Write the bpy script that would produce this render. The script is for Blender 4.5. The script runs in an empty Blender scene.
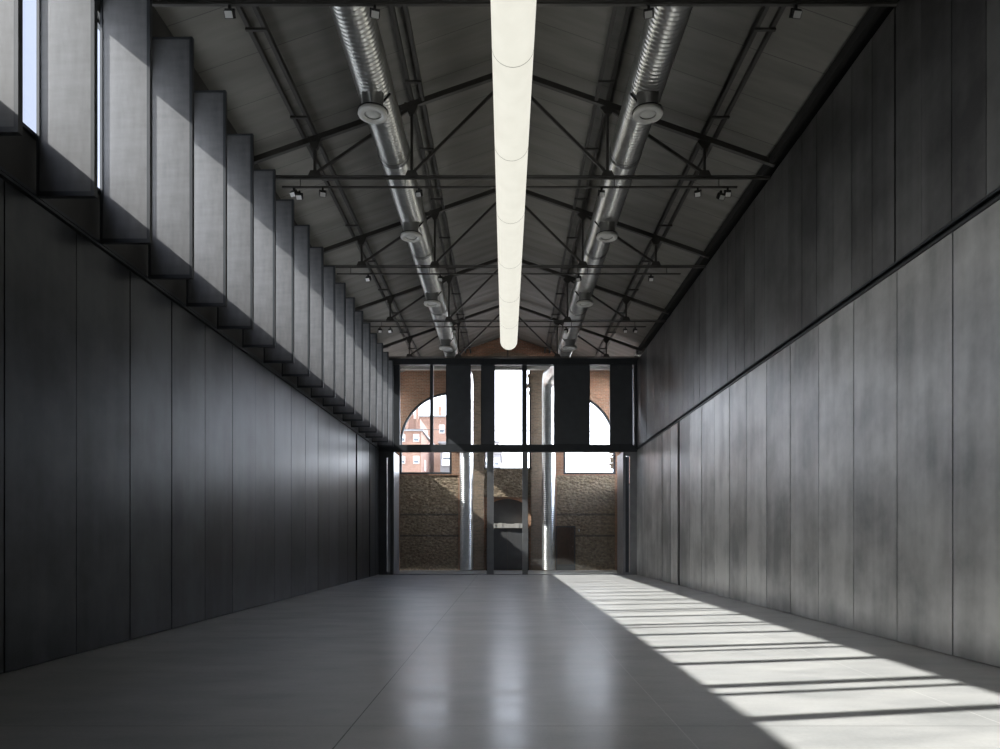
import bpy, bmesh, math, random
from mathutils import Vector, Matrix
random.seed(7)
S = bpy.context.scene
COL = S.collection
CX = 0.08                     # centre line of the hall
XL, XR = -5.65, 5.81          # wall faces
YF = 32.0                     # steel screen at the far end
YB = 37.0                     # old brick end wall

# ------------------------------------------------------------------ materials
def newmat(name):
    m = bpy.data.materials.new(name); m.use_nodes = True
    nt = m.node_tree
    return m, nt, nt.nodes['Principled BSDF']
def N(nt, t, **kw):
    n = nt.nodes.new(t)
    for k, v in kw.items():
        setattr(n, k, v)
    return n
def coords(nt, scale=(1, 1, 1), rot=(0, 0, 0)):
    tc = N(nt, 'ShaderNodeTexCoord'); mp = N(nt, 'ShaderNodeMapping')
    mp.inputs['Scale'].default_value = scale; mp.inputs['Rotation'].default_value = rot
    nt.links.new(tc.outputs['Object'], mp.inputs['Vector'])
    return mp.outputs['Vector']
def noise(nt, vec, scale, detail=4, rough=.55):
    n = N(nt, 'ShaderNodeTexNoise'); n.inputs['Scale'].default_value = scale
    n.inputs['Detail'].default_value = detail; n.inputs['Roughness'].default_value = rough
    nt.links.new(vec, n.inputs['Vector']); return n.outputs['Fac']
def ramp(nt, fac, stops):
    r = N(nt, 'ShaderNodeValToRGB'); e = r.color_ramp.elements
    while len(e) < len(stops): e.new(.5)
    for i, (p, c) in enumerate(stops):
        e[i].position = p
        e[i].color = (*c, 1) if len(c) == 3 else c
    nt.links.new(fac, r.inputs['Fac']); return r.outputs['Color']
def g(v): return (v, v, v)
def mix(nt, a, b, fac, mode='MIX'):
    m = N(nt, 'ShaderNodeMix', data_type='RGBA', blend_type=mode)
    for sock, v in ((m.inputs[6], a), (m.inputs[7], b)):
        if hasattr(v, 'links'): nt.links.new(v, sock)
        else: sock.default_value = (*v, 1)
    if hasattr(fac, 'links'): nt.links.new(fac, m.inputs[0])
    else: m.inputs[0].default_value = fac
    return m.outputs[2]
def math_(nt, op, a, b=None, c=None):
    m = N(nt, 'ShaderNodeMath', operation=op)
    for i, v in enumerate((a, b, c)):
        if v is None: continue
        if hasattr(v, 'links'): nt.links.new(v, m.inputs[i])
        else: m.inputs[i].default_value = v
    return m.outputs[0]
def bump(nt, bsdf, h, strength, dist=.02):
    b = N(nt, 'ShaderNodeBump'); b.inputs['Strength'].default_value = strength
    b.inputs['Distance'].default_value = dist
    nt.links.new(h, b.inputs['Height']); nt.links.new(b.outputs['Normal'], bsdf.inputs['Normal'])

def simple(name, col, rough=.5, metal=0., var=.12, nscale=3.):
    m, nt, b = newmat(name)
    f = noise(nt, coords(nt), nscale)
    c = ramp(nt, f, [(.25, tuple(x*(1-var) for x in col)), (.75, tuple(min(1, x*(1+var)) for x in col))])
    nt.links.new(c, b.inputs['Base Color'])
    b.inputs['Roughness'].default_value = rough; b.inputs['Metallic'].default_value = metal
    return m

def steel_sheet(name, lo, hi, metal, r0, r1, pitch, off, stretch=.12):
    """hot-rolled sheet: upright streaks, a tone of its own for every sheet"""
    m, nt, b = newmat(name)
    v = coords(nt, (1, 1, stretch)); v2 = coords(nt)
    streak = noise(nt, v, 2.6, 3, .5); cloud = noise(nt, v2, .9, 5, .6)
    sep = N(nt, 'ShaderNodeSeparateXYZ'); nt.links.new(v2, sep.inputs[0])
    idx = math_(nt, 'FLOOR', math_(nt, 'DIVIDE', math_(nt, 'SUBTRACT', sep.outputs[1], off), pitch))
    wn = N(nt, 'ShaderNodeTexWhiteNoise', noise_dimensions='1D'); nt.links.new(idx, wn.inputs['W'])
    f = math_(nt, 'ADD', math_(nt, 'MULTIPLY', streak, .38), math_(nt, 'MULTIPLY', cloud, .62))
    f = math_(nt, 'ADD', f, math_(nt, 'MULTIPLY', math_(nt, 'SUBTRACT', wn.outputs['Value'], .5), .20))
    c = ramp(nt, f, [(.36, lo), (.64, hi)])
    nt.links.new(c, b.inputs['Base Color'])
    rr = math_(nt, 'ADD', r0, math_(nt, 'MULTIPLY', f, r1 - r0))
    nt.links.new(rr, b.inputs['Roughness']); b.inputs['Metallic'].default_value = metal
    bump(nt, b, noise(nt, v2, .8, 2), .06, .05)
    return m

M = {}
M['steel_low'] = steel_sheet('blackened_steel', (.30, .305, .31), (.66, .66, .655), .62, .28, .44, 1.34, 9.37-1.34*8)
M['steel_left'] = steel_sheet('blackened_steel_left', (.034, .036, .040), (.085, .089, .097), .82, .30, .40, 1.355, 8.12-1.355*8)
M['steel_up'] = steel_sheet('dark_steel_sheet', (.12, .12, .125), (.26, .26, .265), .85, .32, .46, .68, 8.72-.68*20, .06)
M['dark'] = simple('charcoal_steel', (.055, .06, .068), .45, .3)
M['dark_panel'] = simple('charcoal_shutter', (.10, .108, .12), .42, .3)
M['truss'] = simple('painted_truss_steel', (.075, .072, .068), .5, .2)
M['shadow_gap'] = simple('black_joint', (.01, .01, .01), .8)
M['door_steel'] = simple('grey_door_steel', (.12, .122, .125), .5, .2)
M['post'] = simple('galvanised_post', (.33, .34, .36), .35, .7)
M['pale'] = simple('pale_plaster', (.62, .60, .56), .8)
M['white_metal'] = simple('white_enamel', (.80, .80, .78), .4)
M['spot_face'] = simple('spotlight_reflector', (.85, .85, .85), .25, .2)
M['black'] = simple('black_plastic', (.015, .015, .016), .4)
M['wood'] = simple('brown_door_wood', (.07, .038, .022), .55, 0, .35, 5)
M['sill_wall'] = simple('dark_sill_board', (.05, .048, .045), .6)
M['wire'] = simple('overhead_wire', (.05, .05, .05), .6)

# louver sheet
m, nt, b = newmat('zinc_fin_sheet'); M['fin'] = m
v = coords(nt)
f = math_(nt, 'ADD', math_(nt, 'MULTIPLY', noise(nt, coords(nt, (1, 1, .25)), 7, 5), .6), math_(nt, 'MULTIPLY', noise(nt, coords(nt, (.25, 1, 1)), 9, 5), .4))
nt.links.new(ramp(nt, f, [(.3, (.12, .122, .129)), (.7, (.205, .208, .22))]), b.inputs['Base Color'])
b.inputs['Roughness'].default_value = .6; b.inputs['Metallic'].default_value = .1

# floor
m, nt, b = newmat('polished_concrete'); M['floor'] = m
v = coords(nt)
sep = N(nt, 'ShaderNodeSeparateXYZ'); nt.links.new(v, sep.inputs[0])
c1 = noise(nt, coords(nt, (.6, 1.2, 1)), 1.1, 6, .65); c2 = noise(nt, coords(nt, (.6, 1.6, 1)), 1.5, 6, .62); c3 = noise(nt, v, 30, 3)
f = math_(nt, 'ADD', math_(nt, 'ADD', math_(nt, 'MULTIPLY', c1, .45), math_(nt, 'MULTIPLY', c2, .40)), math_(nt, 'MULTIPLY', c3, .15))
c = ramp(nt, f, [(.38, (.33, .335, .335)), (.5, (.42, .422, .418)), (.62, (.50, .498, .488))])
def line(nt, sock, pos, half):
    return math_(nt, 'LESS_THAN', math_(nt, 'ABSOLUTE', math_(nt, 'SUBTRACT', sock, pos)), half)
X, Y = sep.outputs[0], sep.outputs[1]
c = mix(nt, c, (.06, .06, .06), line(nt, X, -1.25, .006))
c = mix(nt, c, (.55, .55, .54), line(nt, X, 1.39, .005))  # reflection on the two right-hand joints put into their lighter colour
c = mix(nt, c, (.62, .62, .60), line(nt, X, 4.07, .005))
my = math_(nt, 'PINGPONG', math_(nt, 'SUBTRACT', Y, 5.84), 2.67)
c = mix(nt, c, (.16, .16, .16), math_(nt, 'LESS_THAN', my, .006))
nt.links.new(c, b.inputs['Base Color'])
nt.links.new(math_(nt, 'ADD', .30, math_(nt, 'MULTIPLY', c2, .36)), b.inputs['Roughness'])
b.inputs['Specular IOR Level'].default_value = 1.; b.inputs['Coat Weight'].default_value = .38; nt.links.new(math_(nt, 'ADD', .10, math_(nt, 'MULTIPLY', c1, .24)), b.inputs['Coat Roughness'])
bump(nt, b, c2, .03, .02)

# ceiling boards
m, nt, b = newmat('roof_lining'); M['ceiling'] = m
v = coords(nt)
sep = N(nt, 'ShaderNodeSeparateXYZ'); nt.links.new(v, sep.inputs[0])
seam = math_(nt, 'LESS_THAN', math_(nt, 'PINGPONG', sep.outputs[1], .6), .008)
c = ramp(nt, noise(nt, coords(nt, (.3, 2, .3)), 1.6, 5), [(.3, (.165, .16, .145)), (.7, (.235, .226, .207))])
c = mix(nt, c, (.10, .095, .09), seam)
nt.links.new(c, b.inputs['Base Color'])
b.inputs['Roughness'].default_value = .55
w = N(nt, 'ShaderNodeTexWave', bands_direction='Y'); w.inputs['Scale'].default_value = .55
w.inputs['Distortion'].default_value = 1.2; nt.links.new(v, w.inputs['Vector'])
bump(nt, b, w.outputs['Fac'], .25, .05)

def bricks(name, c1, c2, mortar, bw, bh, rough=.85):
    m, nt, b = newmat(name)
    v = coords(nt, rot=(math.pi/2, 0, 0))
    br = N(nt, 'ShaderNodeTexBrick')
    for k, val in (('Scale', 1.), ('Mortar Size', .009), ('Brick Width', bw), ('Row Height', bh), ('Mortar Smooth', .3)):
        br.inputs[k].default_value = val
    br.inputs['Color1'].default_value = (*c1, 1); br.inputs['Color2'].default_value = (*c2, 1); br.inputs['Mortar'].default_value = (*mortar, 1)
    nt.links.new(v, br.inputs['Vector'])
    n = noise(nt, v, 1.3, 6, .7)
    c = mix(nt, br.outputs['Color'], ramp(nt, n, [(.3, g(.75)), (.7, g(1.))]), .85, 'MULTIPLY')
    n2 = noise(nt, v, 14, 4, .7)
    c = mix(nt, c, ramp(nt, n2, [(.35, g(.6)), (.65, g(1.))]), .8, 'MULTIPLY')
    nt.links.new(c, b.inputs['Base Color']); b.inputs['Roughness'].default_value = rough
    h = math_(nt, 'ADD', math_(nt, 'MULTIPLY', br.outputs['Fac'], -.5), n2)
    bump(nt, b, h, .8, .03)
    return m
M['brick'] = bricks('old_red_brick', (.70, .34, .20), (.52, .28, .17), (.64, .53, .42), .26, .075)
M['brick_pale'] = bricks('brown_brick', (.52, .36, .25), (.36, .27, .19), (.48, .42, .34), .26, .075)
M['far_brick'] = bricks('apartment_brick', (.38, .22, .16), (.34, .20, .15), (.38, .29, .24), .3, .1)
M['far_grey'] = simple('apartment_render', (.26, .26, .27), .8)
M['far_white'] = simple('apartment_white_shutter', (.8, .8, .8), .6)
M['far_glass'] = simple('apartment_window_dark', (.10, .12, .14), .2)

m, nt, b = newmat('rubble_stone'); M['stone'] = m
v = coords(nt, (1, 1, 1.5))
vo = N(nt, 'ShaderNodeTexVoronoi'); vo.inputs['Scale'].default_value = 5.5; nt.links.new(v, vo.inputs['Vector'])
n = noise(nt, v, 6, 8, .75)
sep = N(nt, 'ShaderNodeSeparateXYZ'); nt.links.new(coords(nt), sep.inputs[0])
c = ramp(nt, n, [(.3, (.07, .052, .036)), (.5, (.32, .255, .175)), (.7, (.66, .54, .38))])
c = mix(nt, c, (.26, .17, .11), math_(nt, 'MULTIPLY', vo.outputs['Color'], .5))
for zz in (2.86, 1.77):
    c = mix(nt, c, (.09, .075, .06), math_(nt, 'MULTIPLY', line(nt, sep.outputs[2], zz, .05), .8))
nt.links.new(c, b.inputs['Base Color']); b.inputs['Roughness'].default_value = .9
bump(nt, b, math_(nt, 'ADD', n, math_(nt, 'MULTIPLY', vo.outputs['Distance'], -.8)), 1., .09)

# duct metal
m, nt, b = newmat('spiral_duct_zinc'); M['duct'] = m
nt.links.new(ramp(nt, noise(nt, coords(nt), 5, 5), [(.3, (.66, .66, .65)), (.7, (.84, .84, .82))]), b.inputs['Base Color'])
b.inputs['Metallic'].default_value = .95; b.inputs['Roughness'].default_value = .28
M['neck'] = simple('diffuser_neck_zinc', (.40, .40, .40), .3, .85)

# lamp fabric
m, nt, b = newmat('glowing_lamp_fabric'); M['lamp'] = m
nt.links.new(ramp(nt, noise(nt, coords(nt), 3, 4), [(.3, (.93, .91, .80)), (.7, (1., .98, .87))]), b.inputs['Emission Color'])
b.inputs['Base Color'].default_value = (.25, .25, .22, 1)
b.inputs['Emission Strength'].default_value = .59; b.inputs['Roughness'].default_value = .7
M['seam'] = simple('lamp_seam', (.25, .24, .2), .7)

# glass
m = bpy.data.materials.new('window_glass'); m.use_nodes = True; nt = m.node_tree; M['glass'] = m
for n_ in list(nt.nodes):
    if n_.type == 'BSDF_PRINCIPLED': nt.nodes.remove(n_)
out = [n_ for n_ in nt.nodes if n_.type == 'OUTPUT_MATERIAL'][0]
tr = N(nt, 'ShaderNodeBsdfTransparent'); tr.inputs[0].default_value = (.97, .98, .98, 1)
gl = N(nt, 'ShaderNodeBsdfGlossy'); gl.inputs['Roughness'].default_value = .03
mx = N(nt, 'ShaderNodeMixShader'); mx.inputs[0].default_value = .05
nt.links.new(tr.outputs[0], mx.inputs[1]); nt.links.new(gl.outputs[0], mx.inputs[2]); nt.links.new(mx.outputs[0], out.inputs[0])

# ------------------------------------------------------------------ mesh helpers
class MB:
    def __init__(self): self.v = []; self.f = []; self.smooth = set()
    def add(self, vs, fs, smooth=False):
        o = len(self.v); self.v += [tuple(p) for p in vs]
        for f_ in fs:
            if smooth: self.smooth.add(len(self.f))
            self.f.append(tuple(i+o for i in f_))
        return self
    def box(self, x0, x1, y0, y1, z0, z1):
        vs = [(x, y, z) for x in (x0, x1) for y in (y0, y1) for z in (z0, z1)]
        return self.add(vs, [(0,1,3,2),(4,6,7,5),(0,4,5,1),(2,3,7,6),(0,2,6,4),(1,5,7,3)])
    def sheet(self, xw, xb, y0, y1, z0, z1, t0, t1):
        """wall sheet: face at xw (skewed by t0/t1 at its two edges), back at xb"""
        vs = [(xw+t0, y0, z0), (xw+t0, y0, z1), (xw+t1, y1, z0), (xw+t1, y1, z1), (xb, y0, z0), (xb, y0, z1), (xb, y1, z0), (xb, y1, z1)]
        return self.add(vs, [(0,1,3,2),(4,6,7,5),(0,4,5,1),(2,3,7,6),(0,2,6,4),(1,5,7,3)])
    def bar(self, p, q, w, h):
        """rectangular bar from p to q (w across, h in the up-ish direction)"""
        p, q = Vector(p), Vector(q); d = (q-p).normalized()
        up = Vector((0, 0, 1)) if abs(d.z) < .98 else Vector((0, 1, 0))
        s = d.cross(up).normalized(); u = s.cross(d).normalized()
        vs = [c + s*a*w/2 + u*b_*h/2 for c in (p, q) for a, b_ in ((-1,-1),(1,-1),(1,1),(-1,1))]
        return self.add(vs, [(3,2,1,0),(4,5,6,7),(0,1,5,4),(1,2,6,5),(2,3,7,6),(3,0,4,7)])
    def cyl(self, p, q, r, n=16, r2=None, caps=True):
        p, q = Vector(p), Vector(q); d = (q-p).normalized(); r2 = r if r2 is None else r2
        up = Vector((0, 0, 1)) if abs(d.z) < .9 else Vector((1, 0, 0))
        s = d.cross(up).normalized(); u = s.cross(d).normalized()
        ring = lambda c, rr: [c + (s*math.cos(2*math.pi*i/n) + u*math.sin(2*math.pi*i/n))*rr for i in range(n)]
        self.add(ring(p, r)+ring(q, r2), [(i, (i+1) % n, n+(i+1) % n, n+i) for i in range(n)], True)
        if caps:
            self.add(ring(p, r), [tuple(range(n))[::-1]]); self.add(ring(q, r2), [tuple(range(n))])
        return self
    def lathe(self, c, axis, prof, n=24):
        """prof = (distance along axis, radius) pairs"""
        c = Vector(c); d = Vector(axis).normalized()
        up = Vector((0, 0, 1)) if abs(d.z) < .9 else Vector((1, 0, 0))
        s = d.cross(up).normalized(); u = s.cross(d).normalized()
        vs = []
        for t, r in prof:
            vs += [c + d*t + (s*math.cos(2*math.pi*i/n)+u*math.sin(2*math.pi*i/n))*r for i in range(n)]
        fs = [(k*n+i, k*n+(i+1) % n, (k+1)*n+(i+1) % n, (k+1)*n+i) for k in range(len(prof)-1) for i in range(n)]
        return self.add(vs, fs, True)
    def prism(self, pts, y0, y1):
        n = len(pts)
        vs = [(x, y0, z) for x, z in pts] + [(x, y1, z) for x, z in pts]
        return self.add(vs, [tuple(range(n)), tuple(range(2*n-1, n-1, -1))] + [(i, n+i, n+(i+1) % n, (i+1) % n) for i in range(n)])
    def strip(self, outer, inner, y0, y1, closed=True):
        n = len(outer); m_ = n if closed else n-1
        vs = [(x, y, z) for y in (y0, y1) for L in (outer, inner) for x, z in L]
        fs = []
        for i in range(m_):
            j = (i+1) % n
            fs += [(i, j, n+j, n+i), (2*n+i, 3*n+i, 3*n+j, 2*n+j), (i, 2*n+i, 2*n+j, j), (n+i, n+j, 3*n+j, 3*n+i)]
        return self.add(vs, fs)
    def build(self, name, mat, parent=None, fix=True, origin=None):
        if origin:
            o_ = Vector(origin); self.v = [tuple(Vector(p)-o_) for p in self.v]
        me = bpy.data.meshes.new(name); me.from_pydata(self.v, [], self.f)
        for i in self.smooth: me.polygons[i].use_smooth = True
        if fix:
            bm = bmesh.new(); bm.from_mesh(me)
            bmesh.ops.recalc_face_normals(bm, faces=bm.faces); bm.to_mesh(me); bm.free()
        me.materials.append(mat if not isinstance(mat, str) else M[mat])
        ob = bpy.data.objects.new(name, me); COL.objects.link(ob)
        if origin: ob.location = origin
        if parent: ob.parent = parent
        return ob
def tag(o, label=None, cat=None, group=None, kind=None):
    for k, v_ in (('label', label), ('category', cat), ('group', group), ('kind', kind)):
        if v_: o[k] = v_
    return o
def empty(name, loc=(0, 0, 0), rz=0.):
    o = bpy.data.objects.new(name, None); COL.objects.link(o)
    o.location = loc; o.rotation_euler = (0, 0, rz); o.empty_display_size = .2
    return o
def copy_tree(o, parent=None):
    c = o.copy(); COL.objects.link(c); c.parent = parent
    for ch in list(o.children): copy_tree(ch, c)
    return c
def struct(name, mb, mat, parent=None, label=None, cat=None):
    o = mb.build(name, mat, parent)
    if parent is None: tag(o, label, cat, None, 'structure')
    return o

# ------------------------------------------------------------------ floor, walls, ceiling
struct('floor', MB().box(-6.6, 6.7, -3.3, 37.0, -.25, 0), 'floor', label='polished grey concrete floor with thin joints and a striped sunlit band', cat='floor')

# left wall: backing, cladding below, dark board under the window, lintel above it
wl = MB().box(-5.95, XL-.05, -3, YF, 0, 5.58).box(-5.95, XL-.03, -3, 1.6, 5.58, 10.15)
wl = struct('wall_left', wl, 'shadow_gap', label='left wall of tall dark steel sheets under the row of fins', cat='wall')
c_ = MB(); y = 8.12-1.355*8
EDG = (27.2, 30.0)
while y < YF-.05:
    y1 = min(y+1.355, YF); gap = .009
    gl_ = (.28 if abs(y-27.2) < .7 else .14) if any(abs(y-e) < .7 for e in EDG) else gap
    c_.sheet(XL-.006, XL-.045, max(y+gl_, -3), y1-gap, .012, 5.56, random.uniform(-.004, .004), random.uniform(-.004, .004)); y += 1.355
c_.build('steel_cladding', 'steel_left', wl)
MB().box(XL-.05, XL+.01, -3, YF, 5.60, 5.635).box(XL-.05, XL-.012, -3, YF, 5.66, 5.70).build('ledge_strip', 'dark', wl)
MB().box(XL-.16, XL-.05, 1.6, YF, 5.58, 6.36).build('sill_board', 'sill_wall', wl)
MB().box(XL-.20, XL, 1.6, YF, 6.36, 6.40).build('window_sill', 'dark', wl)
MB().box(XL-.20, XL, 1.6, YF, 8.84, 10.1).build('lintel_board', 'sill_wall', wl)
# right wall
wr = struct('wall_right', MB().box(XR+.05, 6.4, -3, YF, 0, 9.50).box(6.3, 6.45, -3, YF, 9.5, 10.1), 'shadow_gap',
            label='right wall of steel sheets with narrow dark sheets above a black ledge', cat='wall')
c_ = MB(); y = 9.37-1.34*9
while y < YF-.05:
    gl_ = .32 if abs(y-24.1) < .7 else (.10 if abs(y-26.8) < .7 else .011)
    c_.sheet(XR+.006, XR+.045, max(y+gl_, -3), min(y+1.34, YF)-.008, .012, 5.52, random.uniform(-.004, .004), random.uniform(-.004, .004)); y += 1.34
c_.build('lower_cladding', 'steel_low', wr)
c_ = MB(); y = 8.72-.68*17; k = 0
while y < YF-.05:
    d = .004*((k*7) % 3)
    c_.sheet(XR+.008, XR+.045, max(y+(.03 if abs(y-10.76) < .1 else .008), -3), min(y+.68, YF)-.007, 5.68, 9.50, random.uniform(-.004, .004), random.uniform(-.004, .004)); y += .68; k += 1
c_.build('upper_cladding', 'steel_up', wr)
MB().box(XR-.012, XR+.05, -3, YF, 5.53, 5.565).box(XR-.012, XR+.05, -3, YF, 5.635, 5.66).build('ledge_strip', 'dark', wr)
struct('wall_near', MB().box(-5.95, 6.45, -3.2, -3, 0, 12.2), 'steel_up', label='steel wall behind the viewer', cat='wall')

# roof lining
def roof_z(x): return 12.08 - .35*abs(x-CX)
cl = MB()
for s in (-1, 1):
    xe = CX + s*6.5
    cl.add([(CX, -3.2, 12.08), (xe, -3.2, roof_z(xe)), (xe, 37.4, roof_z(xe)), (CX, 37.4, 12.08),
            (CX, -3.2, 12.28), (xe, -3.2, roof_z(xe)+.2), (xe, 37.4, roof_z(xe)+.2), (CX, 37.4, 12.28)],
           [(0,1,2,3), (7,6,5,4), (0,4,5,1), (1,5,6,2), (2,6,7,3), (3,7,4,0)])
struct('ceiling', cl, 'ceiling', label='dark pitched roof lining over the whole hall', cat='ceiling')
struct('trim_1', MB().box(XR-.02, 6.35, -3, YF, 9.78, 9.98), 'shadow_gap', label='black gutter strip along the top of the right wall', cat='trim')

# ribbon window in the left wall
w1 = empty('window_1', (0, 0, 0)); tag(w1, 'long ribbon window behind the grey fins high in the left wall', 'window', None, 'structure')
MB().box(XL-.13, XL-.118, 1.62, YF-.02, 6.42, 8.82).build('pane', 'glass', w1)
f_ = MB().box(XL-.16, XL-.09, 1.6, YF, 6.40, 6.45).box(XL-.16, XL-.09, 1.6, YF, 8.79, 8.84)
f_.build('window_frame', 'dark', w1)
y = 2.80
while y < 31.5:
    MB().box(XL-.16, XL-.06, y-.055, y+.055, 6.45, 8.79).build('mullion', 'dark', w1); y += 2.704

# ------------------------------------------------------------------ grey fins along the ribbon window
ORD = ['first','second','third','fourth','fifth','sixth','seventh','eighth','ninth','tenth','eleventh','twelfth','thirteenth','fourteenth','fifteenth','sixteenth','seventeenth','eighteenth','nineteenth','twentieth']
FG = 'grey fins projecting from the left wall'
fin0 = empty('sunshade_fin')
MB().box(.035, .66, -.012, .012, .055, 3.78).build('fin_sheet', 'fin', fin0)
MB().box(.655, .70, -.035, .035, 0, 3.81).box(0, .035, -.03, .03, 0, 3.81).box(.035, .655, -.035, .035, 0, .055).box(.035, .655, -.03, .03, 3.78, 3.81).build('fin_frame', 'dark', fin0)
for k in range(-3, 19):
    o = fin0 if k == -3 else copy_tree(fin0)
    o.location = (XL, 7.34+1.352*k, 5.65)
    if k < 0: lab = 'tall grey sunshade fin on the left wall, nearer than the left edge of the view'
    elif k == 0: lab = 'nearest tall grey sunshade fin, cut off by the left edge of the view'
    elif k == 18: lab = 'farthest grey sunshade fin, next to the steel screen at the far end'
    elif k == 17: lab = 'small-looking grey sunshade fin, second from the steel screen at the far end'
    else: lab = '%s grey sunshade fin from the left edge, half in sun on the left wall' % ORD[k]
    tag(o, lab, 'fin', FG)

# ------------------------------------------------------------------ roof trusses
TY = [10.69, 15.83, 20.97, 26.15, 31.33]
HW = 5.73
def raf(dx): return 9.83 + .35*(HW-abs(dx))
TIE = 9.50
tr0 = empty('roof_truss', (CX, TY[0], 0))
for s in (-1, 1):
    MB().bar((s*HW*1.02, 0, raf(HW*1.02)), (0, 0, raf(0)), .10, .115).build('top_chord', 'truss', tr0)
MB().box(-HW, HW, -.026, .026, TIE-.045, TIE-.012).box(-HW, HW, -.026, .026, TIE+.014, TIE+.03).build('tie_bar', 'truss', tr0)
for dx in (-4.28, -2.15, 2.15, 4.28):
    MB().box(dx-.028, dx+.028, -.03, .03, TIE+.03, raf(dx)).build('upright', 'truss', tr0)
MB().cyl((0, 0, TIE), (0, 0, raf(0)), .02, 10).build('upright', 'truss', tr0)
for s in (-1, 1):
    MB().bar((s*2.15, 0, TIE+.07), (0, 0, raf(0)-.12), .05, .06).build('diagonal', 'truss', tr0)
    MB().bar((s*4.28, 0, TIE+.07), (s*2.15, 0, raf(2.15)-.05), .05, .06).build('diagonal', 'truss', tr0)
for dx in (-4.28, -2.15, 2.15, 4.28):
    MB().prism([(dx-.16, raf(dx+.16)-.02), (dx-.06, raf(dx)-.22), (dx+.06, raf(dx)-.22), (dx+.16, raf(dx+.16)-.02), (dx, raf(dx)+.02)], -.045, .045).build('gusset_plate', 'truss', tr0)
    MB().prism([(dx-.15, TIE), (dx+.15, TIE), (dx+.09, TIE+.13), (dx-.09, TIE+.13)], -.045, .045).build('gusset_plate', 'truss', tr0)
names = ['nearest dark steel roof truss, its tie bar along the top edge of the view',
         'second dark steel roof truss from the viewer, above the first pair of diffusers',
         'third dark steel roof truss from the viewer', 'fourth dark steel roof truss, over the far end of the glowing tube',
         'farthest dark steel roof truss, just above the steel screen']
for i, yy in enumerate(TY):
    o = tr0 if i == 0 else copy_tree(tr0)
    o.location = (CX, yy, 0); tag(o, names[i], 'truss', 'roof trusses across the hall')

# twin purlins along the roof
for dx, w_, lab in ((-4.28, -.27, 'outer left twin purlin running the length of the roof'), (-2.15, .25, 'inner left twin purlin beside the left duct'),
                (2.15, -.25, 'inner right twin purlin beside the right duct'), (4.28, .27, 'outer right twin purlin running the length of the roof')):
    t = empty('roof_purlin', (CX+dx, -3, raf(dx)+.12)); tag(t, 'dark steel '+lab, 'purlin', 'twin purlins under the roof')
    for xx in (0, w_):
        MB().box(xx-.035, xx+.035, 0, 40, -.06, .05 if xx == 0 else .03).build('rail', 'truss', t)
    yk = 2.55
    while yk < 39:
        MB().box(min(0, w_)-.05, max(0, w_)+.05, yk-.025, yk+.025, -.10, -.06).build('spacer', 'truss', t); yk += 2.59

# lighting tracks under three ties
for i, w_ in ((1, 'second'), (2, 'third'), (3, 'fourth')):
    t = empty('lighting_track', (CX, TY[i], TIE-.22)); tag(t, 'thin dark rod hung under the %s roof truss carrying spotlights' % w_, 'track', 'lighting tracks')
    MB().box(-5.0, 5.0, -.02, .02, -.02, .015).build('rail', 'truss', t)
    for xx in (-4.6, -2.3, 2.3, 4.6): MB().box(xx-.008, xx+.008, -.008, .008, .015, .171).build('hanger', 'truss', t)

# spotlights
sp0 = empty('spotlight')
MB().box(-.02, .02, -.02, .02, -.05, 0).box(-.075, .075, -.012, .012, -.07, -.05).box(-.075, -.067, -.012, .012, -.16, -.05).box(.067, .075, -.012, .012, -.16, -.05).build('bracket', 'black', sp0)
hb = MB().box(-.064, .064, -.06, .06, -.05, .05).box(-.05, .05, .06, .10, -.035, .035)
for i in range(4): hb.box(-.05, .05, -.055+i*.03, -.045+i*.03, .05, .065)
hd = hb.build('lamp_head', 'black', sp0); hd.location = (0, 0, -.13); hd.rotation_euler = (math.radians(38), 0, 0)
fc = MB().box(-.056, .056, -.066, -.060, -.043, .043).build('lamp_face', 'spot_face', hd)
spots = [
 (0, -4.10, 0, 'far left, above the fins'), (0, -1.95, 0, 'just left of the left duct'), (0, 2.12, 0, 'against the right duct'), (0, 4.30, 0, 'far right'),
 (1, -4.66, 0, 'far left, upper one of a close pair'), (1, -4.50, -.13, 'far left, lower one of a close pair'), (1, -4.03, 0, 'right of the close left pair'),
 (1, -1.91, 0, 'beside the left duct'), (1, 2.10, 0, 'beside the right duct'), (1, 4.22, 0, 'right half, left of a close pair'),
 (1, 4.87, 0, 'far right, upper one of a close pair'), (1, 4.68, -.13, 'far right, lower one of a close pair'),
 (2, -4.01, 0, 'far left'), (2, -1.92, 0, 'beside the left duct'), (2, 2.12, 0, 'beside the right duct'), (2, 4.22, 0, 'far right'),
 (3, -4.58, 0, 'far left, pale face to the viewer'), (3, -4.2, 0, 'second from the left'), (3, -1.89, 0, 'beside the left duct'), (3, 2.18, 0, 'beside the right duct'),
 (3, 4.33, 0, 'right, inner one of two'), (3, 4.69, 0, 'far right, outer one of two')]
tn = ['nearest', 'second', 'third', 'fourth']
for n_, (i, x, dz, w_) in enumerate(spots):
    o = sp0 if n_ == 0 else copy_tree(sp0)
    z = (TIE-.05 if i == 0 else TIE-.24) + dz
    if dz: z += 0
    o.location = (x, TY[i]-(.14 if dz else 0), z); o.rotation_euler.z = math.radians([0, 18, -15, 8, -22][n_ % 5])
    tag(o, 'small square spotlight under the %s truss, %s' % (tn[i], w_), 'spotlight', 'spotlights under the trusses')

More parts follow.
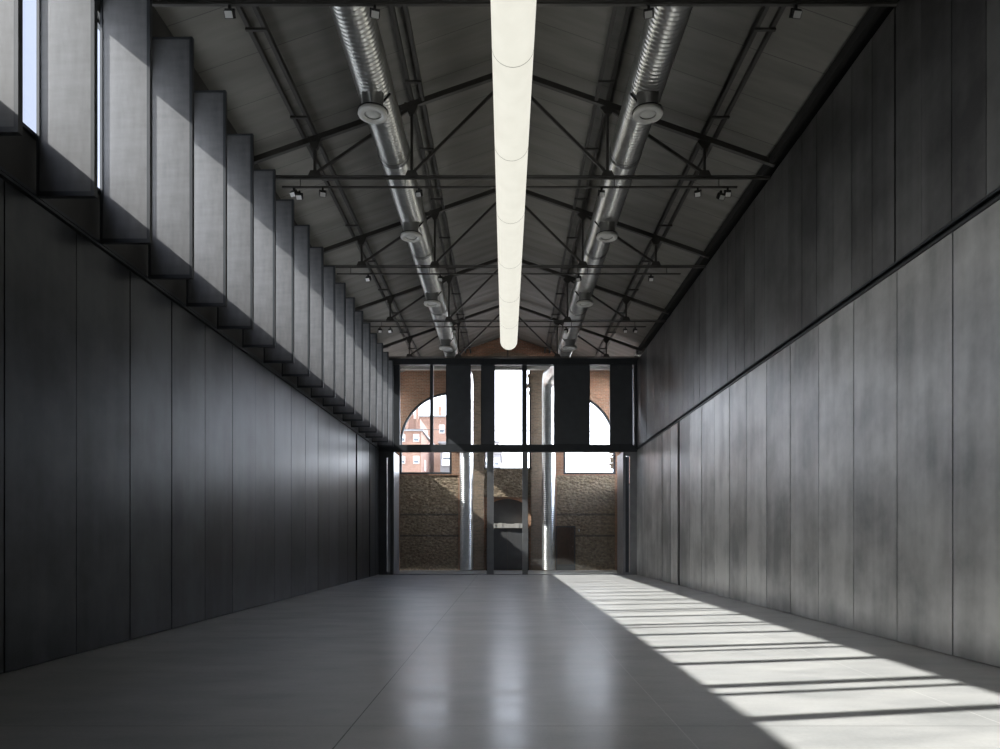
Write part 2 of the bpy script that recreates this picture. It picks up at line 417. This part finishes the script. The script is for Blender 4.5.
# ------------------------------------------------------------------ air ducts
def spiral(p_axis, x, z, a0, a1, r, mb, pitch=.10, n=36):
    """corrugated spiral pipe: along Y (p_axis=1) at x,z or upright (p_axis=2) at x,y=z"""
    prof = [(0, 0), (.14, .012), (.28, .0)]
    turns = int((a1-a0)/pitch)-1; R = len(prof); vs = []
    for t in range(turns+1):
        for fr, dr in prof:
            for j in range(n):
                a = 2*math.pi*j/n; L = a0 + (t+fr+j/n)*pitch; rr = r+dr
                c, s = rr*math.cos(a), rr*math.sin(a)
                vs.append((x+c, L, z+s) if p_axis == 1 else (x+c, z+s, L))
    idx = lambda t, q, j: (t*R+q)*n+j
    fs = []
    for t in range(turns):
        for q in range(R):
            t2, q2 = (t, q+1) if q+1 < R else (t+1, 0)
            for j in range(n):
                if j+1 < n: fs.append((idx(t, q, j), idx(t, q, j+1), idx(t2, q2, j+1), idx(t2, q2, j)))
                elif t2+1 <= turns: fs.append((idx(t, q, j), idx(t+1, q, 0), idx(t2+1, q2, 0), idx(t2, q2, j)))
    mb.add(vs, fs, True)
DR, DZ, DEND = .33, 9.99, 33.2
for s, side in ((-1, 'left'), (1, 'right')):
    dx = CX + s*2.53
    t = empty('air_duct', (0, 0, 0)); tag(t, 'spiral zinc air duct on the %s, turning down beyond the screen' % side, 'duct', 'spiral air ducts')
    mb = MB(); spiral(1, dx, DZ, -2.9, DEND, DR, mb); mb.build('duct_pipe', 'duct', t)
    ex = -1.97 if s < 0 else 2.13; ey = 35.92
    # bends: sweep a circle along a smooth path to the vertical drop
    P = [Vector((dx, DEND-.2, DZ)), Vector((dx, DEND+.3, DZ)), Vector((dx*.6+ex*.4, 34.4, DZ-.2)), Vector((ex, 35.2, DZ-.40)), Vector((ex, 35.68, DZ-.56)), Vector((ex, ey-.06, DZ-.85)), Vector((ex, ey, DZ-1.25)), Vector((ex, ey, DZ-1.5))]
    mb = MB(); n = 28; rings = []
    for i, p in enumerate(P):
        d = (P[min(i+1, len(P)-1)]-P[max(i-1, 0)]).normalized()
        sx = Vector((1, 0, 0)); u = d.cross(sx).normalized(); sx = u.cross(d).normalized()
        rings += [p + (sx*math.cos(2*math.pi*j/n)+u*math.sin(2*math.pi*j/n))*(DR+.012) for j in range(n)]
    mb.add(rings, [(k*n+j, k*n+(j+1) % n, (k+1)*n+(j+1) % n, (k+1)*n+j) for k in range(len(P)-1) for j in range(n)], True)
    mb.build('elbow', 'duct', t)
    mb = MB(); spiral(2, ex, ey, 0.0, DZ-1.35, DR, mb); mb.build('drop_pipe', 'duct', t)
    for yy in (5.4, 10.5, 15.7, 20.8, 26.0, 31.2):
        MB().lathe((dx, yy-.07, DZ), (0, 1, 0), [(0, DR), (.005, DR+.022), (.05, DR+.022), (.06, DR+.014), (.08, DR+.014), (.09, DR+.022), (.135, DR+.022), (.14, DR)], 36).build('joint_collar', 'neck', t)
    for yy in (8.0, 13.25, 18.6, 23.85, 29.35):
        d = empty('diffuser', (dx, yy, DZ-DR-.05)); d.parent = t
        MB().lathe((0, 0, .06), (0, 0, -1), [(-.06, .205), (.10, .19), (.30, .19)], 28).build('neck', 'neck', d)
        MB().lathe((0, 0, -.20), (0, 0, -1), [(0, .16), (0, .28), (.012, .28)], 32).build('flange', 'black', d)
        MB().lathe((0, 0, -.215), (0, 0, -1), [(0, .16), (0, .268), (.05, .275), (.075, .262), (.08, .18), (.05, .155)], 36).build('outer_ring', 'white_metal', d)
        MB().lathe((0, 0, -.235), (0, 0, -1), [(0, .15), (.02, .145), (.035, .08), (.04, .0005)], 28).build('inner_disc', 'white_metal', d)
        MB().bar((s*-.16, .1, .02), (s*-.30, .12, .20), .03, .03).build('damper_lever', 'black', d)

# ------------------------------------------------------------------ long glowing tube
LX, LZ, LR = .10, 8.68, .305
t = empty('tube_lamp', (LX, 25.95, LZ)); tag(t, 'very long glowing white fabric tube lamp hanging down the middle of the hall', 'lamp')
seams = [25.9-2.575*k for k in range(0, 11)]
for k in range(10):
    y1, y0 = seams[k]-25.95, seams[k+1]-25.95
    if k == 0:
        MB().lathe((0, y0, 0), (0, 1, 0), [(.004, LR), (2.57, LR), (2.60, LR*.985), (2.63, LR*.93), (2.645, LR*.8), (2.65, .0005)], 48).build('tube_segment', 'lamp', t)
    else:
        MB().lathe((0, y0, 0), (0, 1, 0), [(.004, LR), (2.571, LR)], 48).build('tube_segment', 'lamp', t)
        MB().lathe((0, y1-.006, 0), (0, 1, 0), [(0, LR+.001), (.001, LR+.003), (.008, LR+.003), (.009, LR+.001)], 48).build('seam_ring', 'seam', t)
MB().lathe((0, seams[10]-25.95, 0), (0, 1, 0), [(0, .0005), (.0, LR), (.01, LR)], 48).build('end_cap', 'white_metal', t)
for i in range(4):
    for s in (-1, 1):
        MB().cyl((s*.1, TY[i]-25.95, LR-.03), (s*.1, TY[i]-25.95, TIE-.05-LZ), .004, 8).build('hanging_rod', 'truss', t)

# ------------------------------------------------------------------ steel screen at the far end
sc = empty('wall_far', (0, YF, 0)); tag(sc, 'dark steel screen with shutters and openings closing the far end', 'wall', None, 'structure')
ZB0, ZB1, ZT0, ZT1 = 5.46, 5.78, 9.33, 9.64
MB().box(XL-.2, XR+.2, -.05, .22, ZT0, ZT1).build('top_beam', 'dark', sc)
MB().box(XL-.2, XR+.2, -.05, .22, ZB0, ZB1).build('middle_beam', 'dark', sc)
for a, b_ in ((-5.65, -4.72), (-3.38, -3.24), (.71, .93), (5.69, 5.86)):
    MB().box(a, b_, -.02, .18, ZB1, ZT0).build('mullion', 'dark', sc)
for a, b_ in ((-2.67, -1.56), (-1.11, -.49), (2.13, 3.73), (4.62, 5.62)):
    p_ = MB().box(a+.03, b_-.03, .0, .10, ZB1+.03, ZT0-.03).build('shutter', 'dark_panel', sc)
    MB().box(a, a+.035, -.015, .12, ZB1, ZT0).box(b_-.035, b_, -.015, .12, ZB1, ZT0).box(a, b_, -.015, .12, ZB1, ZB1+.035).box(a, b_, -.015, .12, ZT0-.035, ZT0).build('shutter_frame', 'dark', p_)
for a, b_ in ((-4.72, -3.38), (-3.24, -2.67), (-.49, .71), (.93, 2.13), (3.73, 4.62)):
    MB().box(a, b_, .12, .128, ZB1, ZT0).build('pane', 'glass', sc)
# jambs and narrow bays beside the walls
MB().box(-5.03, -4.98, -.02, 1.55, 0, ZB0).build('side_jamb', 'post', sc)
MB().box(5.20, 5.25, -.02, 1.65, 0, ZB0).build('side_jamb', 'post', sc)
MB().box(-5.66, -5.30, -.0, .05, 0, ZB0).box(-5.15, -5.03, 0, .05, 0, ZB0).box(-5.30, -5.15, 0, .05, 0, .14).box(-5.30, -5.15, 0, .05, 5.2, ZB0).build('side_bay', 'dark_panel', sc)
MB().box(5.50, 5.82, -.0, .05, 0, ZB0).box(5.25, 5.31, 0, .05, 0, ZB0).box(5.31, 5.50, 0, .05, 0, .10).box(5.31, 5.50, 0, .05, 5.28, ZB0).build('side_bay', 'post', sc)
MB().box(5.31, 5.55, .5, .54, 0, 5.3).box(-5.35, -5.10, .5, .54, 0, 5.3).build('bay_back', 'dark', sc)  # dark sheets added behind the slots, standing in for the unlit interior
for x0, x1 in ((-.84, -.55), (.73, .97)):
    p_ = MB().box(x0, x1, -.03, .07, 0, ZB0).box(x0, x0+.06, .07, .26, 0, ZB0).box(x1-.06, x1, .07, .26, 0, ZB0).build('door_post', 'post', sc)
    for zz in (1.0, 2.4, 3.8, 5.1):
        MB().cyl((x1+.001, .02, zz), (x1+.012, .02, zz), .03, 10).build('fixing', 'black', p_)
MB().box(-5.0, 5.25, -.04, .26, 0, .03).build('threshold', 'post', sc)
MB().box(-4.95, -.84, .10, .108, .03, ZB0).box(.97, 5.20, .10, .108, .03, ZB0).build('pane', 'glass', sc)

# ------------------------------------------------------------------ annex behind the screen
w6 = empty('window_6', (0, 0, 0)); tag(w6, 'large side window beyond the steel screen on the right', 'window', None, 'structure')
MB().box(XR+.2, XR+.21, YF+.5, YB-.15, 4.2, 9.7).build('pane', 'glass', w6)
wf = MB()
for yy in (YF+.53, YF+1.95, YF+3.4, YB-.18): wf.box(XR+.15, XR+.25, yy-.03, yy+.03, 4.2, 9.7)
for zz in (4.23, 9.67): wf.box(XR+.15, XR+.25, YF+.56, YB-.21, zz-.03, zz+.03)
wf.build('window_frame', 'dark', w6)
an = MB().box(-6.0, XL-.1, YF+.3, YB, 0, 6.4).box(-6.0, XL-.1, YF+.3, YB, 8.84, 10.1).box(-6.0, XL-.1, YF+.3, 33.95, 6.4, 8.84).box(-6.0, XL-.1, 36.85, YB, 6.4, 8.84)
struct('wall_left_annex', an, 'pale', label='pale side wall beyond the steel screen on the left', cat='wall')
w2 = MB().box(XL-.2, XL-.19, 33.95, 36.85, 6.4, 8.84).build('window_2', 'glass'); tag(w2, 'high side window beyond the steel screen on the left', 'window', None, 'structure')
struct('wall_right_annex', MB().box(XR+.1, 6.25, YF+.3, YB, 0, 4.2).box(XR+.1, 6.25, YF+.3, YB, 9.7, 10.1).box(XR+.1, 6.25, YF+.3, YF+.5, 4.2, 9.7).box(XR+.1, 6.25, YB-.15, YB, 4.2, 9.7), 'pale', label='pale side wall beyond the steel screen on the right', cat='wall')

def arc(cx, cz, r, a0, a1, n=24):
    return [(cx+r*math.cos(math.radians(a0+(a1-a0)*i/n)), cz+r*math.sin(math.radians(a0+(a1-a0)*i/n))) for i in range(n+1)]
def half_arch(s, inset=0):
    xo = -2.79 if s < 0 else 2.95; R = 2.68-inset
    a = arc(xo+s*inset*0, 6.48, R, 180 if s < 0 else 0, 90)
    return [(xo - s*(-inset), 4.93+inset)][::1] + [(xo+s*R, 4.93+inset)] + a
def bool_diff(ob, cutters):
    for c in cutters:
        md = ob.modifiers.new('b', 'BOOLEAN'); md.operation = 'DIFFERENCE'; md.object = c; md.solver = 'EXACT'
    bpy.context.view_layer.update()
    dg = bpy.context.evaluated_depsgraph_get()
    me = bpy.data.meshes.new_from_object(ob.evaluated_get(dg))
    ob.modifiers.clear(); ob.data = me
    for c in cutters: bpy.data.objects.remove(c, do_unlink=True)
gable = [(-6.2, 0), (6.36, 0), (6.36, roof_z(6.36)+.05), (CX, 12.13), (-6.2, roof_z(-6.2)+.05)]
wb = MB().prism(gable, YB, YB+.55).build('wall_back', 'brick')
tag(wb, 'old red brick gable wall with arched openings seen through the steel screen', 'wall', None, 'structure')
cut = []
for s in (-1, 1): cut.append(MB().prism(half_arch(s), YB-.3, YB+.9).build('cut', 'brick'))
cut.append(MB().box(-1.13, 1.28, YB-.3, YB+.9, 5.2, 10.4).build('cut', 'brick'))
cut.append(MB().prism([(-.95, 2.17), (1.11, 2.17), (1.11, 3.32)] + arc(.08, 2.05, 1.63, 51, 129, 14)[0:] + [(-.95, 3.32)], YB-.3, YB+.35).build('cut', 'brick'))
cut.append(MB().box(-5.45, -2.45, YB-.3, YB+.08, -.1, 4.88).build('cut', 'brick'))
cut.append(MB().box(2.60, 5.60, YB-.3, YB+.08, -.1, 4.88).build('cut', 'brick'))
bool_diff(wb, cut)
MB().box(-5.45, -2.45, YB+.03, YB+.08, 0, 4.88).build('stone_infill', 'stone', wb)
MB().box(2.60, 5.60, YB+.03, YB+.08, 0, 4.88).build('stone_infill', 'stone', wb)
MB().box(-1.72, -1.13, YB-.12, YB, 0, 10.3).build('pilaster', 'brick_pale', wb)
MB().box(1.28, 1.86, YB-.12, YB, 0, 10.3).build('pilaster', 'brick_pale', wb)
MB().box(-1.13, 1.28, YB-.06, YB, 3.75, 5.2).build('stone_panel', 'stone', wb)
# blind arch relief on the gable
MB().strip(arc(CX, 8.2, 3.0, 20, 160, 30), arc(CX, 8.2, 2.72, 20, 160, 30), YB-.07, YB, False).build('arch_relief', 'brick_pale', wb)
# broken brick teeth at the right opening
tb = MB()
for i in range(8):
    tb.box(5.55-random.uniform(.06, .2), 5.56, YB+.05, YB+.5, 5.25+i*.16, 5.25+i*.16+random.uniform(.07, .15))
for i in range(6):
    tb.box(1.28-random.uniform(.05, .2), 1.29, YB+.05, YB+.5, 9.1+i*.18, 9.1+i*.18+random.uniform(.08, .16))
tb.build('broken_bricks', 'brick_pale', wb)
# frames of the arches
for k, s in ((3, -1), (4, 1)):
    P0 = half_arch(s)
    xo = -2.79 if s < 0 else 2.95; t_ = .11; R = 2.68-t_
    P1 = [(xo+s*t_, 4.93+t_), (xo+s*R, 4.93+t_)] + arc(xo, 6.48, R, 180 if s < 0 else 0, 90)
    P1[-1] = (xo+s*t_, P1[-1][1])
    w_ = MB().strip(P0, P1, YB+.05, YB+.17).build('window_%d' % k, 'dark')
    tag(w_, 'dark curved window frame in the %s arched opening of the brick wall' % ('left' if s < 0 else 'right'), 'window', None, 'structure')
w5 = MB().box(-1.13, -1.05, YB+.1, YB+.2, 5.2, 10.4).box(1.20, 1.28, YB+.1, YB+.2, 5.2, 10.4).box(-1.05, 1.20, YB+.1, YB+.2, 5.2, 5.27).build('window_5', 'dark')
tag(w5, 'dark frame of the tall middle window in the brick wall', 'window', None, 'structure')
tag(MB().box(-5.9, 6.0, 36.35, 36.6, 10.17, 10.45).build('trim_2', 'pale'), 'pale beam crossing just in front of the brick wall above its windows', 'trim', None, 'structure')
tag(MB().prism([(x, z) for x, z in [(-.95, 2.17), (1.11, 2.17), (1.11, 3.32)] + arc(.08, 2.05, 1.63, 51, 129, 14) + [(-.95, 3.32)]], YB+.30, YB+.40).build('trim_3', 'door_steel'), 'dark grey infill at the back of the low arched niche', 'trim', None, 'structure')
# stone coping of the niche
cp = MB()
x = -.95
while x < 1.10:
    w_ = random.uniform(.14, .28); cp.box(x+.004, min(x+w_, 1.11), YB-.17+random.uniform(0, .03), YB+.3, 2.17, 2.38+random.uniform(0, .05)); x += w_
tag(cp.build('trim_4', 'pale'), 'pale rough stone ledge of the arched niche, above the dark panel', 'trim', None, 'structure')
# doors
d1 = empty('door_1', (.08, YB-.1, 0)); tag(d1, 'wide dark steel door under the stone ledge, crossed by a diagonal of sun', 'door', None, 'structure')
MB().box(-1.03, -.002, 0, .06, .02, 2.15).build('door_leaf', 'door_steel', d1)
MB().box(.002, 1.03, 0, .06, .02, 2.15).build('door_leaf', 'door_steel', d1)
MB().box(-1.08, -1.03, -.02, .09, 0, 2.17).box(1.03, 1.08, -.02, .09, 0, 2.17).build('door_frame', 'dark', d1)
d2 = empty('door_2', (3.06, YB-.02, 0)); tag(d2, 'small brown wooden door at the right of the brick wall', 'door', None, 'structure')
lf = MB().box(-.44, .44, -.02, .02, .30, 2.2)
for i in range(5): lf.box(-.43+i*.175, -.43+i*.175+.16, -.03, -.02, .32, 2.18)
lf = lf.build('door_leaf', 'wood', d2)
MB().cyl((.36, -.03, 1.2), (.36, -.08, 1.2), .02, 10).build('door_handle', 'neck', lf)
MB().box(-.50, -.44, -.05, .05, 0, 2.27).box(.44, .50, -.05, .05, 0, 2.27).box(-.44, .44, -.05, .05, 2.2, 2.27).box(-.44, .44, -.05, .05, .22, .30).build('door_frame', 'dark', d2)
MB().box(-.44, .44, -.03, .04, 0, .22).build('kick_board', 'dark_panel', d2)
# small wall lamp right of the wooden door
wlp = empty('wall_lamp', (3.75, YB+.02, 2.05)); tag(wlp, 'tiny pale lamp on the stone wall right of the wooden door', 'lamp')
MB().box(-.035, .035, -.03, .01, -.08, .08).build('back_plate', 'black', wlp)
MB().cyl((0, -.07, -.06), (0, -.07, .06), .03, 12).build('shade', 'white_metal', wlp)

# ------------------------------------------------------------------ outside
tag(MB().box(6.6, 60, 20, 160, -.4, -.1).box(-60, 6.6, 37.6, 160, -.4, -.1).build('ground_outside', simple('street_ground', (.32, .30, .28), .9)), 'pale ground outside the brick wall', 'ground', None, 'structure')
def flat(name, x0, x1, y0, y1, z1, mat, label, wins, cap=None):
    t = empty(name, ((x0+x1)/2, y0, 0)); tag(t, label, 'building', 'apartment blocks outside')
    cx = (x0+x1)/2
    MB().box(x0-cx, x1-cx, 0, y1-y0, -.1, z1).build('wall', mat, t)
    MB().box(x0-cx-.3, x1-cx+.3, -.3, y1-y0+.3, z1, z1+.25).build('cornice', cap or 'far_grey', t)
    for wx, wz, ww, wh in wins:
        f_ = MB().box(wx-cx-ww/2-.08, wx-cx+ww/2+.08, -.06, .02, wz-wh/2-.08, wz+wh/2+.08).build('window', 'far_white', t)
        MB().box(wx-cx-ww/2, wx-cx+ww/2, -.08, -.06, wz-wh/2, wz-wh/2+wh*.45).build('pane', 'far_glass', f_)
    return t
# main block with set-back top floor and chimneys
wins = [(wx, wz, .6, .8) for wz in (15.1-2.9*k for k in range(5)) for wx in (-13.7, -11.85)]
A = flat('apartment_building', -20, -11.2, 95, 112, 16.0, 'far_brick', 'pink brick apartment block with chimneys seen through the left arch', wins)
cx = -15.6
MB().box(-19.5-cx, -11.6-cx, 2.2, 12, 16.25, 18.0).box(-18-cx, -12.6-cx, 3, 10, 18.0, 18.9).build('top_floor', 'far_brick', A)
for x0, w_, z1, yy in ((-14.15, .45, 20.2, 2.4), (-13.3, .35, 18.6, 2.2), (-12.0, .35, 20.0, 2.6), (-14.6, .3, 18.9, 2)):
    MB().box(x0-cx-w_/2, x0-cx+w_/2, yy-.6, yy, 16.2, z1).box(x0-cx-w_/2-.1, x0-cx+w_/2+.1, yy-.7, yy+.1, z1-.3, z1-.15).build('chimney', 'far_brick', A)
f_ = MB().box(-11.5-cx+.28, -11.18-cx+.02, 4, 5.3, 11.2, 12.6).build('window', 'far_white', A)
B = flat('apartment_building', -14.5, -9.95, 119, 130, 22.0, 'far_brick', 'darker red block behind the chimneyed block, in the left arch', [(-10.6, 20.0, .7, 1.2), (-10.6, 16.8, .7, 1.2)])
cx = -12.225
MB().box(-11.3-cx, -10.8-cx, 1, 1.6, 22.2, 24.0).build('chimney', 'far_brick', B)
C_ = flat('apartment_building', -9.5, -5.2, 104, 118, 15.6, 'far_grey', 'grey rendered block with balconies low in the left arch', [(wx, wz, 1.0, 1.5) for wz in (13.6, 10.6, 7.6) for wx in (-8.6, -7.0)])
cx = -7.35
for wz in (12.3, 9.3): MB().box(-9.2-cx, -6.2-cx, -.9, 0, wz, wz+.12).box(-9.2-cx, -6.2-cx, -.9, -.85, wz+.12, wz+.9).build('balcony', 'far_white', C_)
E = flat('apartment_building', -3.6, -.85, 100, 112, 13.6, 'far_grey', 'grey white block at the lower left corner of the middle window', [(wx, wz, .5, .9) for wz in (12.5, 10.0) for wx in (-2.9, -2.0, -1.3)])
MB().box(.75, 1.25, .6, 1.4, 13.85, 15.3).box(.65, 1.35, .5, 1.5, 15.3, 15.5).build('roof_turret', 'far_grey', E)
def wire(p, q, sag, lab):
    mb = MB(); n = 14; pts = []
    for i in range(n+1):
        u = i/n; v_ = Vector(p).lerp(Vector(q), u); v_.z -= sag*4*u*(1-u); pts.append(v_)
    for a, b_ in zip(pts, pts[1:]): mb.cyl(a, b_, .028, 6, caps=False)
    tag(mb.build('overhead_wire', 'wire'), lab, 'wire')
wire((-30, 60, 11.6), (40, 60, 11.3), .8, 'thin overhead wire crossing the sky in the middle and right windows')

# ------------------------------------------------------------------ light
w = bpy.data.worlds.new('sky'); S.world = w; w.use_nodes = True; nt = w.node_tree
bg = nt.nodes['Background']
tc = N(nt, 'ShaderNodeTexCoord'); sp = N(nt, 'ShaderNodeSeparateXYZ'); nt.links.new(tc.outputs['Generated'], sp.inputs[0])
sky_c = ramp(nt, sp.outputs[2], [(.0, (.92, .95, 1.)), (.24, (.80, .86, 1.)), (.42, (.26, .29, .38)), (1., (.16, .19, .28))])
side = ramp(nt, math_(nt, 'ADD', math_(nt, 'MULTIPLY', sp.outputs[0], .5), .5), [(.2, g(.22)), (.42, g(.9)), (.72, g(.9)), (.9, g(2.3))])   # dimmed on the left, boosted on the unseen right to brighten the annex
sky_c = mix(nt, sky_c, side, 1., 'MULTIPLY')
dt = N(nt, 'ShaderNodeVectorMath', operation='DOT_PRODUCT'); nt.links.new(tc.outputs['Generated'], dt.inputs[0])
dt.inputs[1].default_value = Vector((-1, -.193, .828)).normalized()
glow = ramp(nt, dt.outputs['Value'], [(.70, g(0.)), (.87, (.22, .21, .20)), (.97, (.75, .72, .66))])      # haze around the sun
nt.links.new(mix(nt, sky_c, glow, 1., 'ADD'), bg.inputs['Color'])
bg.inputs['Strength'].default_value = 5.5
sun = bpy.data.lights.new('sun', 'SUN'); sun.energy = 8.6; sun.angle = math.radians(.53); sun.color = (1., .97, .92)
so = bpy.data.objects.new('sun', sun); COL.objects.link(so)
so.rotation_euler = Vector((1, .193, -.828)).to_track_quat('-Z', 'Y').to_euler()

# ------------------------------------------------------------------ camera and output look
cam = bpy.data.cameras.new('camera'); cam.sensor_width = 36; cam.lens = 720*36/1000
cam.shift_x = -.006; cam.shift_y = .1665; cam.clip_end = 500
co = bpy.data.objects.new('camera', cam); COL.objects.link(co)
co.location = (0, 0, 1.5); co.rotation_euler = (math.pi/2, 0, 0); S.camera = co
S.view_settings.view_transform = 'Standard'; S.view_settings.look = 'None'
S.view_settings.gamma = 1; S.view_settings.exposure = .55; S.view_settings.use_curve_mapping = False
cy = S.cycles
cy.max_bounces = 10; cy.diffuse_bounces = 6; cy.glossy_bounces = 5; cy.transparent_max_bounces = 16
cy.sample_clamp_indirect = 6; cy.use_denoising = True; cy.caustics_reflective = False
